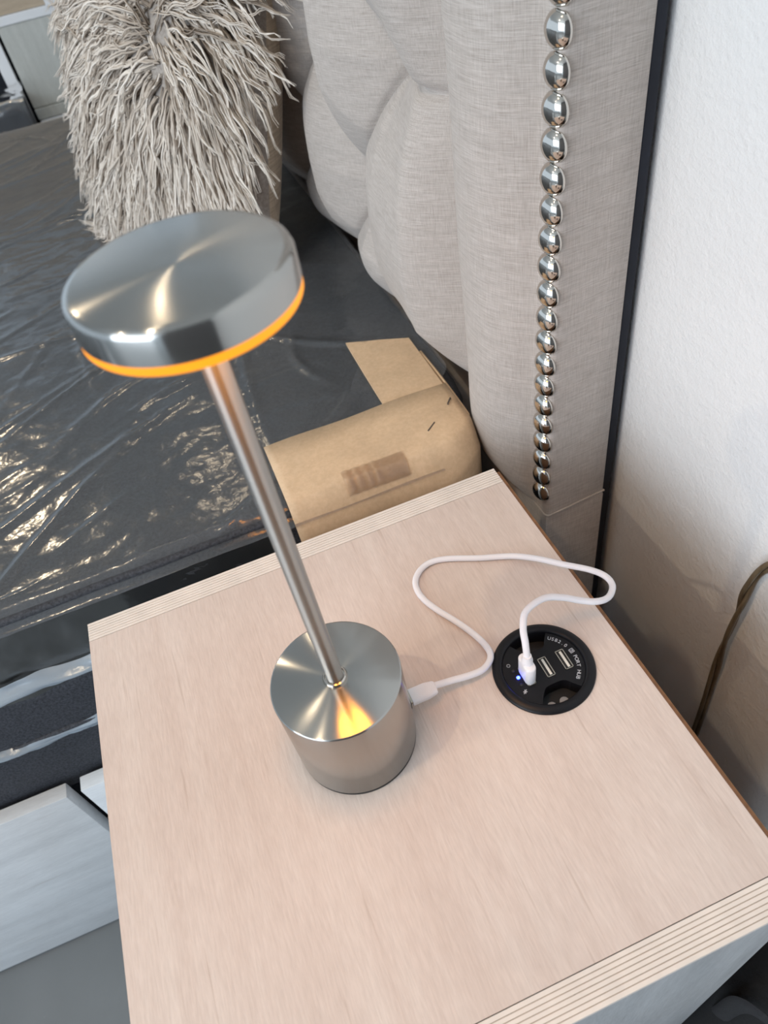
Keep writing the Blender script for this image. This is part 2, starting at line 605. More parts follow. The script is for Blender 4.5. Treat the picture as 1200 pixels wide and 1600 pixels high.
rf = 0.0267
outline = arc(rf, -56, 58) + [(0.0105, 0.0178)] + rcorner((0.0095, 0.0160), (0.0082, 0.0135), (0.0055, 0.0134)) + rcorner((-0.0020, 0.0134), (-0.0060, 0.0136), (-0.0078, 0.0165)) + \
    arc(rf, 117, 240) + [(-0.0105, -0.0185)] + rcorner((-0.0085, -0.0160), (-0.0065, -0.0130), (-0.0025, -0.0130)) + rcorner((0.0045, -0.0130), (0.0085, -0.0132), (0.0105, -0.0170))
bm = bmesh.new()
vv = [bm.verts.new((HX + p[0], HY + p[1], 0.0008)) for p in outline]
fc = bm.faces.new(vv)
ex = bmesh.ops.extrude_face_region(bm, geom=[fc])
for g in ex['geom']:
    if isinstance(g, bmesh.types.BMVert):
        g.co.z = -0.010
bmesh.ops.triangulate(bm, faces=[q for q in bm.faces if len(q.verts) > 4])
bm.verts.index_update()
mb = MB().add([q.co for q in bm.verts], [[q.index for q in fc_.verts] for fc_ in bm.faces])
bm.free()
mb.build('face_plate', MAT['blacklac'], hub)
MB().lathe([(0.0266, -0.0125), (0.0266, -0.0102)], HC, 48).build('notch_floor', MAT['blackmatte'], hub)
for (x, y, r) in ((-0.0068, -0.0235, 0.0030), (0.0020, -0.0236, 0.0030)):
    MB().lathe([(r, -0.0102), (r, -0.0060), (r * 0.7, -0.0058)], (HX + x, HY + y, 0), 16).build('grey_tab', MAT['grey_tab'], hub)
for (px, py) in ((0.0018, -0.0006), (0.0150, -0.0006), (-0.0125, -0.0008)):
    hw, hl, th = 0.0029, 0.0074, 0.0005
    ax, ay = HX + px, HY + py
    z0, z1 = 0.0006, 0.0014
    f_ = MB().box(ax - hw, ax - hw + th, ay - hl, ay + hl, z0, z1).box(ax + hw - th, ax + hw, ay - hl, ay + hl, z0, z1) \
        .box(ax - hw, ax + hw, ay - hl, ay - hl + th, z0, z1).box(ax - hw, ax + hw, ay + hl - th, ay + hl, z0, z1).build('port_shell', MAT['portmetal'], hub)
    MB().box(ax - hw + th, ax + hw - th, ay - hl + th, ay + hl - th, 0.0004, 0.00085).build('port_slot', MAT['blackmatte'], f_)
    MB().box(ax - 0.0006, ax + 0.0010, ay - hl + 0.0012, ay + hl - 0.0012, 0.0007, 0.0013).build('port_tongue', MAT['tongue'], f_)
for (px, py, nm, mt) in ((-0.0182, 0.0003, 'indicator_light', 'blue'), (-0.0188, 0.0060, 'indicator_hole', 'blackmatte'), (-0.0188, -0.0052, 'indicator_hole', 'blackmatte')):
    MB().lathe([(0.00125, 0.0006), (0.00125, 0.0011), (0.0008, 0.0015), (0.0, 0.0016)], (HX + px, HY + py, 0), 16, cap1=False).build(nm, MAT[mt], hub, True)


def glyph(ch, size):
    cu = bpy.data.curves.new('lettering', 'FONT')
    cu.body = ch
    cu.size = size
    cu.align_x = 'CENTER'
    cu.align_y = 'CENTER'
    cu.extrude = 0.00006
    ob = bpy.data.objects.new('lettering', cu)
    COL.objects.link(ob)
    bpy.context.view_layer.update()
    me = bpy.data.meshes.new_from_object(ob.evaluated_get(bpy.context.evaluated_depsgraph_get()))
    V = [v.co.copy() for v in me.vertices]
    F = [tuple(p.vertices) for p in me.polygons]
    bpy.data.objects.remove(ob)
    bpy.data.curves.remove(cu)
    bpy.data.meshes.remove(me)
    return V, F


lt = MB()


def put_text(txt, a0, a1, r, size):
    for k, ch in enumerate(txt):
        if ch == ' ':
            continue
        a = A(a0 + (a1 - a0) * k / (len(txt) - 1))
        V, F = glyph(ch, size)
        rot = Matrix.Rotation(a - math.pi / 2, 3, 'Z')
        c = Vector((HX + r * math.cos(a), HY + r * math.sin(a), 0.00095))
        lt.add([c + rot @ v for v in V], F)


put_text('USB2.0', 51, 21, 0.0226, 0.0035)
put_text('PORT HUB', -4.0, -45, 0.0226, 0.0035)
lt.build('lettering', MAT['print'], hub)


def strokes(name, segs, cx, cy, ang, wd):
    mb_ = MB()
    ca, sa = math.cos(ang), math.sin(ang)
    for (ax, ay, bx, by) in segs:
        d = Vector((bx - ax, by - ay))
        nrm = Vector((-d.y, d.x)).normalized() * wd / 2
        e = d.normalized() * wd / 2
        q = [(ax - e.x + nrm.x, ay - e.y + nrm.y), (bx + e.x + nrm.x, by + e.y + nrm.y), (bx + e.x - nrm.x, by + e.y - nrm.y), (ax - e.x - nrm.x, ay - e.y - nrm.y)]
        v = []
        for z in (0.00085, 0.00100):
            v += [(HX + cx + x * ca - y * sa, HY + cy + x * sa + y * ca, z) for x, y in q]
        mb_.add(v, [(0, 3, 2, 1), (4, 5, 6, 7), (0, 1, 5, 4), (1, 2, 6, 5), (2, 3, 7, 6), (3, 0, 4, 7)])
    return mb_.build(name, MAT['print'], hub)


u = 0.0014
strokes('printed_logo', [(-u, -u, u, -u), (u, -u, u, u), (u, u, -u, u), (-u, u, -u, -u), (0.6 * u, 0.45 * u, -0.5 * u, 0.5 * u), (-0.5 * u, 0.5 * u, 0.5 * u, 0.0), (0.5 * u, 0.0, 0.4 * u, -0.5 * u), (0.4 * u, -0.5 * u, -0.6 * u, -0.45 * u)], 0.0226, 0.0030, A(8 - 90), 0.00036)
hexa = [(0.0011 * math.cos(A(22.5 + 45 * k)), 0.0011 * math.sin(A(22.5 + 45 * k))) for k in range(8)]
strokes('printed_symbol', [(*hexa[k], *hexa[(k + 1) % 8]) for k in range(8)], -0.0200, 0.0108, 0, 0.00042)
strokes('printed_symbol', [(-0.0012, -0.0008, 0.0012, 0.0010), (-0.0002, -0.0010, 0.0002, 0.0012), (-0.0010, 0.0004, 0.0010, -0.0004)], -0.0190, -0.0106, 0, 0.0005)

# ------------------------------------------------------------------ charging cable
PX, PY = HX - 0.0125, HY - 0.0008
cab = thing('charging_cable', (PX, PY, 0.0008), 'white charging cable looping from the black hub to the lamp base', 'cable')


def rbox_prism(cx, cy, hx, hy, r, levels, axis='z'):
    """rounded-rectangle sections stacked along z: levels = (z, scale)"""
    ring = []
    for sx, sy, a0 in ((1, 1, 0), (-1, 1, 90), (-1, -1, 180), (1, -1, 270)):
        for k in range(5):
            a = A(a0 + 22.5 * k)
            ring.append((sx * (hx - r) + r * math.cos(a), sy * (hy - r) + r * math.sin(a)))
    n_ = len(ring)
    v, f_ = [], []
    for z, s in levels:
        for x, y in ring:
            v.append((x * s, y * s, z))
    for i in range(len(levels) - 1):
        for k in range(n_):
            j = (k + 1) % n_
            f_.append((i * n_ + k, i * n_ + j, (i + 1) * n_ + j, (i + 1) * n_ + k))
    f_.append(tuple(reversed(range(n_))))
    f_.append(tuple((len(levels) - 1) * n_ + k for k in range(n_)))
    return v, f_


v, f_ = rbox_prism(0, 0, 0.0036, 0.0074, 0.0032, ((0.0014, 0.97), (0.0020, 1.0), (0.0170, 1.0), (0.0180, 0.96), (0.0184, 0.86)))
pl = MB().add([(PX + p[0], PY + p[1], p[2]) for p in v], f_).build('usb_plug', MAT['white'], cab, True, sharp=50)
MB().lathe([(0.0037, 0.0183), (0.0037, 0.0215), (0.0031, 0.0228), (0.0028, 0.026)], (PX, PY, 0), 24).build('strain_relief', MAT['white'], pl, True, sharp=50)
path = [(PX, PY, 0.0245), (0.2790, -0.1790, 0.034), (0.2815, -0.1715, 0.040), (0.288, -0.1635, 0.043), (0.3037, -0.1581, 0.04), (0.3171, -0.1595, 0.034), (0.3275, -0.1624, 0.028), (0.3384, -0.1659, 0.024), (0.3491, -0.1641, 0.02), (0.3578, -0.1555, 0.017), (0.3587, -0.1451, 0.015), (0.3535, -0.1336, 0.012), (0.3415, -0.1196, 0.009), (0.3293, -0.1047, 0.006), (0.3148, -0.0926, 0.004), (0.2935, -0.0823, 0.0027), (0.272, -0.0718, 0.0027), (0.2585, -0.0689, 0.0027), (0.2479, -0.0729, 0.0027), (0.2409, -0.0819, 0.0027), (0.2402, -0.0945, 0.0027), (0.2451, -0.1088, 0.0027), (0.2544, -0.1267, 0.0027), (0.2613, -0.143, 0.0027), (0.2638, -0.1557, 0.003), (0.2616, -0.1628, 0.003), (0.2536, -0.1687, 0.005), (0.2438, -0.1700, 0.007), (0.2306, -0.1693, 0.009), (0.2190, -0.1691, 0.011)]
MB().tube(spline(path, 6), 0.00225, 12).build('cord', MAT['white'], cab, True, sharp=60)
v, f_ = rbox_prism(0, 0, 0.0029, 0.0056, 0.0022, ((0.0, 0.99), (0.0008, 1.0), (0.0110, 1.0), (0.0165, 0.82), (0.0175, 0.7)))
CXS = BX + RB + 0.0022
cn = MB().add([(CXS + p[2], -0.1703 + p[1], 0.0112 + p[0]) for p in v], f_).build('small_connector', MAT['white'], cab, True, sharp=50)
MB().box(BX + RB + 0.0006, CXS + 0.001, -0.1703 - 0.0042, -0.1703 + 0.0042, 0.0112 - 0.0016, 0.0112 + 0.0016, 0.0006).build('connector_tip', MAT['portmetal'], cn)

# ------------------------------------------------------------------ bed with tufted headboard
bed = thing('bed', (0.0, 0.80, FL), 'bed with oatmeal linen tufted headboard, silver nailhead row and grey wooden drawers', 'bed')
BAY, BAZ, BY0, BZ0 = 0.207, 0.276, 0.240, 0.243
YA, YB = 0.118, 1.60
nz = 250
yy = np.concatenate([np.linspace(YA, 0.62, 260), np.linspace(0.62, YB, 120)[1:]])
zz = np.linspace(-0.0285, 0.62, nz)
Yg, Zg = np.meshgrid(yy, zz, indexing='ij')
Yc = np.maximum(Yg, BY0)
U = (Yc - BY0) / BAY + (Zg - BZ0) / BAZ
Vv = (Yc - BY0) / BAY - (Zg - BZ0) / BAZ
su, sv = np.abs(np.sin(np.pi * U)), np.abs(np.sin(np.pi * Vv))
# nearest button distance
db = np.full(Yg.shape, 9.0)
for i in range(-1, 9):
    for j in range(-3, 5):
        for (oy, oz) in ((0, 0), (0.5, 0.5)):
            by, bz = BY0 + (i + oy) * BAY, BZ0 + (j + oz) * BAZ
            if by < BY0 - 0.01:
                continue
            db = np.minimum(db, np.hypot(Yg - by, Zg - bz))
baseh = 0.040 * (1 - np.exp(-(db / 0.055) ** 1.3))
puff = 0.031 * np.minimum(su, sv) ** 0.55
crease = np.minimum(su * 0.5, sv * 0.5)
groove = 0.0060 * np.exp(-(crease / 0.022) ** 2) * np.exp(-(db / 0.16) ** 2)
h = baseh + puff - groove - 0.006 * np.exp(-(db / 0.012) ** 2)
edge = sstep(Yg, YA, YA + 0.05) ** 0.6
bot = np.sqrt(np.clip((Zg + 0.0285) / 0.065, 0, 1)) ** 0.9
h = h * (0.18 + 0.82 * edge) * bot
h += 0.0012 * (vnoise(Yg * 60, Zg * 25, 3) - 0.5) * edge
Xg = 0.4115 - h
P = np.stack([Xg, Yg, Zg], -1).reshape(-1, 3)
mesh('tufted_panel', P, grid_faces(len(yy), nz)[:, ::-1], MAT['linen'], bed, True)
# covered buttons sit in the dimples
bmesh_btn = None
for i in range(0, 7):
    for j in range(-1, 2):
        for (oy, oz) in ((0, 0), (0.5, 0.5)):
            by, bz = BY0 + (i + oy) * BAY, BZ0 + (j + oz) * BAZ
            if bz < 0.02 or bz > 0.58 or by > 1.5:
                continue
            if bmesh_btn is None:
                mb_ = MB()
                prof = [(0.0085, 0.0), (0.0080, 0.0025), (0.0055, 0.0042), (0.002, 0.0048)]
                mb_.lathe(prof, (0, 0, 0), 16)
                mb_.v = [(-z, y, x) for x, y, z in mb_.v]
                bt = mb_.build('button', MAT['linen'], bed, True, origin=(0, 0, 0))
                bmesh_btn = bt
            else:
                bt = bmesh_btn.copy()
                COL.objects.link(bt)
                bt.parent = bed
            bt.location = Vector((0.4155, by, bz)) - Vector(bed.location)
# rolled border with rounded foot
prof = [(0.4060, 0.1290), (0.3935, 0.1250), (0.3820, 0.1170), (0.3745, 0.1060), (0.3714, 0.0920), (0.3714, 0.0770), (0.3740, 0.0620), (0.3800, 0.0490), (0.3885, 0.0385), (0.3965, 0.0315), (0.4010, 0.0265), (0.4028, 0.0210), (0.4034, 0.0155), (0.4040, 0.0115), (0.4056, 0.0095), (0.4085, 0.0089), (0.4140, 0.0092)]
pv = spline([(x, y, 0) for x, y in prof], 4) + [Vector((x, y, 0)) for x, y in ((0.43, 0.0106), (0.448, 0.0120), (0.4665, 0.0131), (0.4678, 0.0142), (0.4680, 0.0160), (0.4680, 0.1290))]
zs = np.concatenate([-0.100 + 0.10 * (1 - np.cos(np.linspace(0, math.pi / 2, 16))), np.linspace(0, 0.62, 60)[1:]])
vs = []
for z in zs:
    q = min(1.0, max(0.0, -z / 0.1))
    fsc = math.sqrt(max(0.0, 1 - q ** 2.2))
    for p in pv:
        x, y = p.x, p.y
        if x < 0.4035:
            x = 0.4035 - (0.4035 - x) * fsc
        x += 0.0006 * math.sin(z * 31 + y * 60) * (1 if x < 0.39 else 0)
        vs.append((x, y, z))
bo = mesh('headboard_border', vs, grid_faces(len(zs), len(pv)), MAT['linen'], bed, True)
fix_normals(bo)
bo.data.set_sharp_from_angle(angle=math.radians(60))
# lower skirt, hem piping, back cloth and far frame
MB().box(0.4040, 0.4670, 0.0105, 1.60, FL, -0.1005, 0.002).build('base_panel', MAT['linen'], bed, True, sharp=40)
MB().box(0.4240, 0.4670, 0.0260, 1.60, -0.0995, 0.62).build('headboard_core', MAT['linen'], bed)
hem = [(0.4030, 1.60, -0.1002), (0.4030, 0.30, -0.1002), (0.4030, 0.0200, -0.1002), (0.4031, 0.0120, -0.1004), (0.4050, 0.0090, -0.1004), (0.42, 0.0094, -0.1000), (0.468, 0.0122, -0.0990)]
MB().tube(hem, 0.0011, 8).build('hem_piping', MAT['linen'], bed, True, sharp=60)
MB().box(0.4672, 0.4775, 0.0150, 1.60, FL, 0.62, 0.002).build('back_cloth', MAT['navy'], bed)
# nail heads: one polished dome copied along the border
mb_ = MB().lathe([(0.0102, -0.0008), (0.0108, 0.0002), (0.0104, 0.0012), (0.0098, 0.0022), (0.0086, 0.0036), (0.0070, 0.0048), (0.0050, 0.0057), (0.0028, 0.0062), (0.0010, 0.0064), (0.0, 0.0064)], (0, 0, 0), 32, cap1=False)
nd = Vector((-0.97, -0.24, 0)).normalized()
rm = nd.to_track_quat('Z', 'Y').to_matrix()
mb_.v = [tuple(rm @ Vector(p)) for p in mb_.v]
nail = mb_.build('nail_head', MAT['nickel'], bed, True, origin=(0, 0, 0), sharp=60)
for k in range(-13, 19):
    o = nail if k == -13 else nail.copy()
    if k > -13:
        COL.objects.link(o)
        o.parent = bed
    o.location = Vector((0.4022 + 0.0026 * max(0.0, 14 - k) / 14, 0.0172 - 0.0030 * max(0.0, 14 - k) / 14, 0.3029 - 0.0208 * k)) - Vector(bed.location)
    o.rotation_euler = (random.uniform(-0.05, 0.05), random.uniform(-0.04, 0.04), random.uniform(-0.05, 0.05))
# drawers along the bed's side
DY0, DY1 = 0.030, 0.047
for (xa, xb) in ((-0.1265, 0.384), (-1.02, -0.1410), (-1.72, -1.034)):
    MB().box(xa, xb, DY0, DY1, FL + 0.006, -0.270, 0.0012).build('drawer_front', MAT['bedwood'], bed, True, sharp=30)
MB().box(-1.72, 0.404, 0.062, 1.56, FL + 0.02, -0.305).build('bed_box', MAT['navy'], bed)
MB().box(-1.72, 0.404, 0.0472, 0.0615, FL + 0.003, -0.400).build('side_rail', MAT['bedwood'], bed)

# ------------------------------------------------------------------ mattress in polythene
mt = thing('mattress', (-0.65, 0.79, -0.305), 'charcoal mattress wrapped in clear wrinkled plastic, lying on the bed', 'mattress')
MX0, MX1, MY0, MY1, MZ = -1.70, 0.390, 0.066, 1.42, -0.030


def slab(z0, z1, inset, r, bev_bot):
    """rounded slab: stacked rounded-rectangle rings"""
    v, f_ = [], []
    lv = []
    for k in range(6):
        a = math.pi / 2 * k / 5
        lv.append((z0 + bev_bot * (1 - math.cos(a)), inset + bev_bot * (1 - math.sin(a))))
    for k in range(6):
        a = math.pi / 2 * k / 5
        lv.append((z1 - r * (1 - math.sin(a)), inset + r * (1 - math.cos(a))))
    ring = []
    cr = 0.11
    for sx, sy, a0 in ((1, 1, 0), (-1, 1, 90), (-1, -1, 180), (1, -1, 270)):
        for k in range(7):
            a = A(a0 + 15 * k)
            ring.append((sx, sy, math.cos(a), math.sin(a)))
    cx, cy, hx, hy = (MX0 + MX1) / 2, (MY0 + MY1) / 2, (MX1 - MX0) / 2, (MY1 - MY0) / 2
    for z, ins in lv:
        for sx, sy, ca, sa in ring:
            v.append((cx + sx * (hx - cr) + (cr - ins) * ca, cy + sy * (hy - cr) + (cr - ins) * sa, z))
    n_ = len(ring)
    for i in range(len(lv) - 1):
        for k in range(n_):
            j = (k + 1) % n_
            f_.append((i * n_ + k, i * n_ + j, (i + 1) * n_ + j, (i + 1) * n_ + k))
    f_.append(tuple(reversed(range(n_))))
    f_.append(tuple((len(lv) - 1) * n_ + k for k in range(n_)))
    return v, f_


v, f_ = slab(-0.122, MZ, 0.002, 0.016, 0.012)
body = MB().add(v, f_).build('mattress_top', MAT['mattress'], mt, True, sharp=40)
v, f_ = slab(-0.300, -0.121, -0.012, 0.012, 0.012)
MB().add(v, f_).build('mattress_base', MAT['mattress'], mt, True, sharp=40)


def edge_loop(z, off, wob=0.0, n=160):
    x = np.linspace(MX0 + 0.11, MX1 - 0.11, n)
    return [(xx, MY0 - off + wob * (vnoise(np.array([xx * 22.0]), np.array([z * 50]), 5)[0] - 0.5), z + wob * 0.8 * (vnoise(np.array([xx * 14.0 + 7]), np.array([z * 90]), 6)[0] - 0.5)) for xx in x]


MB().tube(edge_loop(-0.036, -0.0045, 0.001), 0.0040, 8).build('piping', MAT['mattress'], mt, True)
MB().tube(edge_loop(-0.190, 0.012, 0.001), 0.0034, 8).build('piping', MAT['mattress'], mt, True)
Xq, Tq = np.meshgrid(np.linspace(-0.9, 0.20, 700), np.linspace(0, 1, 14), indexing='ij')
Xw = Xq + 0.010 * (vnoise(Xq * 20, Tq * 2.0, 61) - 0.5) + 0.006 * Tq
puffq = np.abs(np.sin(math.pi * Xw / 0.034)) ** 0.55 * np.sin(math.pi * np.clip(Tq, 0.02, 0.98)) ** 0.5
Yq = MY0 + 0.0015 - 0.0050 * puffq - 0.0012 * vnoise(Xq * 160, Tq * 9, 62)
mesh('quilted_border', np.stack([Xq, Yq, -0.046 - 0.070 * Tq], -1).reshape(-1, 3), grid_faces(700, 14), MAT['mattress'], mt, True)
# polythene over the top: long soft folds plus short creases
# finer close to the camera
gy = MY0 - 0.008 + (1.405 - MY0) * np.linspace(0, 1, 330) ** 1.5
gx = 0.385 - 1.5 * np.linspace(0, 1, 330) ** 1.35
Xs, Ys = np.meshgrid(gx, gy, indexing='ij')
Zs = np.full(Xs.shape, MZ + 0.0022)
for k in range(150):
    cx, cy = rng.uniform(-0.55, 0.30), rng.uniform(0.07, 1.45)
    ang = rng.normal(0.55, 0.35) if k % 3 else rng.uniform(0, math.pi)
    ln = rng.uniform(0.03, 0.22)
    wd = rng.uniform(0.0022, 0.006)
    am = rng.uniform(0.0006, 0.0030)
    dx, dy = Xs - cx, Ys - cy
    t = dx * math.cos(ang) + dy * math.sin(ang)
    s = -dx * math.sin(ang) + dy * math.cos(ang) + 0.02 * (t / ln) ** 2 * rng.uniform(-1, 1)
    Zs += am * np.exp(-(s / wd) ** 2) * np.exp(-(t / ln) ** 2)
Zs += 0.0016 * vnoise(Xs * 22, Ys * 40, 11) + 0.0007 * vnoise(Xs * 80 + 3, Ys * 120, 12)
Xs = np.minimum(Xs, 0.325 + 0.060 * sstep(Ys, 0.12, 0.19))
ed = sstep(Ys, MY0 - 0.008, MY0 + 0.016)
Zs = Zs * ed + (MZ - 0.012) * (1 - ed)
P = np.stack([Xs, Ys, Zs], -1).reshape(-1, 3)
mesh('plastic_film', P, grid_faces(330, 330)[:, ::-1], MAT['film'], mt, True)
# polythene down the near side
gx2, gz2 = np.linspace(-0.9, 0.165, 420), np.linspace(0, 1, 60)
Xs, Ts = np.meshgrid(gx2, gz2, indexing='ij')
Zs = (MZ - 0.010) - 0.200 * Ts
Ys = MY0 - 0.0075 - 0.006 * vnoise(Xs * 18, Ts * 4, 21) * (0.25 + Ts) - 0.0012 * vnoise(Xs * 60, Ts * 14, 22)
Ys = np.maximum(Ys, 0.0495)
P = np.stack([Xs, Ys, Zs], -1).reshape(-1, 3)
mesh('side_film', P, grid_faces(420, 60), MAT['sidefilm'], mt, True)
# bunched folds that catch the light along two seams


def ribbon(name, z, hgt, amp, xa, xb, seed):
    xs_ = np.linspace(xa, xb, 240)
    tt = np.linspace(-1, 1, 14)
    Xr, Tr = np.meshgrid(xs_, tt, indexing='ij')
    zc = z + 0.010 * (vnoise(Xr * 9, Xr * 0, seed) - 0.5)
    Zr = zc + hgt * Tr * (0.45 + 1.2 * vnoise(Xr * 20, Tr * 0.6 + 4, seed + 1))
    Yr = 0.052 - amp * (1 - Tr ** 2) * (0.4 + vnoise(Xr * 12, Tr * 1.5, seed + 2)) + 0.006 * vnoise(Xr * 50 + Tr * 2, Tr * 3, seed + 3)
    Yr = np.maximum(Yr, 0.0335 if z > -0.25 else 0.049)
    return mesh(name, np.stack([Xr, Yr, Zr], -1).reshape(-1, 3), grid_faces(240, 14), MAT['fold'], mt, True)


ribbon('film_fold', -0.112, 0.010, 0.014, -0.85, 0.05, 31)
ribbon('film_fold', -0.194, 0.007, 0.008, -0.85, 0.05, 41)

# ------------------------------------------------------------------ cardboard corner guard
cg = thing('cardboard_corner_guard', (0.33, 0.11, -0.03), 'brown kraft cardboard guard folded over the mattress corner beside the headboard', 'cardboard')
zt = MZ + 0.0075


def sheet(name, outline_, zf, th, mat, parent):
    bm_ = bmesh.new()
    vv_ = [bm_.verts.new((x, y, zf(x, y))) for x, y in outline_]
    f0 = bm_.faces.new(vv_)
    ex_ = bmesh.ops.extrude_face_region(bm_, geom=[f0])
    for g in ex_['geom']:
        if isinstance(g, bmesh.types.BMVert):
            g.co.z -= th
    bmesh.ops.triangulate(bm_, faces=[q for q in bm_.faces if len(q.verts) > 4])
    bm_.verts.index_update()
    mb2 = MB().add([q.co for q in bm_.verts], [[q.index for q in fq.verts] for fq in bm_.faces])
    bm_.free()
    return mb2.build(name, mat, parent)


# arm along the headboard lies under the near arm
sheet('rear_flap', [(0.304, 0.278), (0.303, 0.215), (0.302, 0.11), (0.362, 0.11), (0.367, 0.150), (0.368, 0.248), (0.340, 0.262)], lambda x, y: zt - 0.0012, 0.0025, MAT['card'], cg)
# near arm: top, rolled fold, front wall in one folded sheet
xs_ = np.linspace(0, 1, 26)
secs = [(0.1535, 0.0), (0.125, 0.0008), (0.100, 0.0008), (0.083, 0.0004), (0.0745, -0.0006), (0.0710, -0.0028), (0.0640, -0.0140), (0.0585, -0.0265), (0.0555, -0.0320), (0.0545, -0.0380), (0.0545, -0.0600), (0.0545, -0.0900)]
vs = []
for kx, tx in enumerate(xs_):
    for (y, dz) in secs:
        xl, xr = 0.1765 + 0.003 * (0.155 - y) * 10 * 0.2, 0.3690
        x = xl + (xr - xl) * tx
        q = max(0.0, (x - 0.325) / 0.044)
        yo = y
        if y < 0.11:
            yo = y + q ** 2 * 0.024
        zo = zt + dz * (1 - 0.35 * q) - 0.003 * q * q * max(0, (0.16 - y) / 0.1) + 0.0008 * math.sin(x * 55 + y * 20)
        vs.append((x, yo, zo))
o = mesh('front_flap', vs, grid_faces(26, len(secs)), MAT['card'], cg, True)
fix_normals(o)
sd = o.modifiers.new('thickness', 'SOLIDIFY')
sd.thickness = 0.0022
sd.offset = 0
o.data.set_sharp_from_angle(angle=math.radians(35))
# end wall towards the headboard
vs = []
for ty in np.linspace(0, 1, 8):
    for tz in np.linspace(0, 1, 4):
        y = 0.100 + 0.12 * ty
        vs.append((0.3685 + 0.0012 * math.sin(3 * ty), y, zt - 0.002 - 0.1 * tz))
ew = mesh('end_flap', vs, grid_faces(8, 4), MAT['card'], cg, True)
sd = ew.modifiers.new('thickness', 'SOLIDIFY')
sd.thickness = 0.002
# tape over the fold, two raised dark strokes standing in for slit marks
vs = []
for x in np.linspace(0.232, 0.292, 24):
    for (y, dz) in secs[3:7]:
        vs.append((x, y - 0.0018, zt + dz + 0.0019 + 0.0008 * math.sin(x * 700) * (x < 0.27) + 0.0008 * math.sin(x * 55 + y * 20)))
mesh('tape', vs, grid_faces(24, 4)[:, ::-1], MAT['tape'], cg, True)
for (ax, ay, bx, by) in ((0.3245, 0.0930, 0.3345, 0.1010), (0.3570, 0.1200, 0.3625, 0.1265)):
    MB().tube([(ax, ay, zt - 0.0002), (ax, ay, zt + 0.0024), (bx, by, zt + 0.0024), (bx, by, zt - 0.0002)], 0.0008, 6).build('slit_mark', MAT['slit_mark'], cg)

# ------------------------------------------------------------------ furry cushion
cw = Vector((-0.47, 0.88, 0)).normalized()
tilt = A(19)
nb = Vector((0.88, 0.47, 0)).normalized()
cu_ = (Vector((0, 0, 1)) * math.cos(tilt) + nb * math.sin(tilt)).normalized()
cn_ = -(nb * math.cos(tilt) - Vector((0, 0, 1)) * math.sin(tilt)).normalized()
CB = Vector((0.185, 0.616, MZ + 0.010))
HWID, HHGT = 0.178, 0.205
cush = thing('cushion', CB, 'shaggy taupe fur cushion with a woven jute back, leaning on the headboard', 'cushion')


def cpt(a, b_, side, extra=0.0):
    """a,b in -1..1 over the cushion face; side +1 fur front, -1 jute back"""
    e = max(0.0, (1 - abs(a) ** 2.6)) ** 0.5 * max(0.0, (1 - abs(b_) ** 2.6)) ** 0.5
    pin = 1 - 0.05 * (1 - abs(b_) ** 2) * abs(a) ** 3
    pin2 = 1 - 0.05 * (1 - abs(a) ** 2) * abs(b_) ** 3
    dth = (0.055 if side > 0 else 0.075) * e
    return CB + cw * (a * HWID * pin) + cu_ * (HHGT + b_ * HHGT * pin2) + cn_ * (side * dth + extra)


for side, nm, mt_ in ((1, 'fur_panel', 'underfur'), (-1, 'jute_back', 'jute')):
    n_ = 41
    tt = np.sin(np.linspace(-math.pi / 2, math.pi / 2, n_))
    vs = [tuple(cpt(a, b_, side)) for a in tt for b_ in tt]
    o = mesh(nm, vs, grid_faces(n_, n_), MAT[mt_], cush, True)
    fix_normals(o)
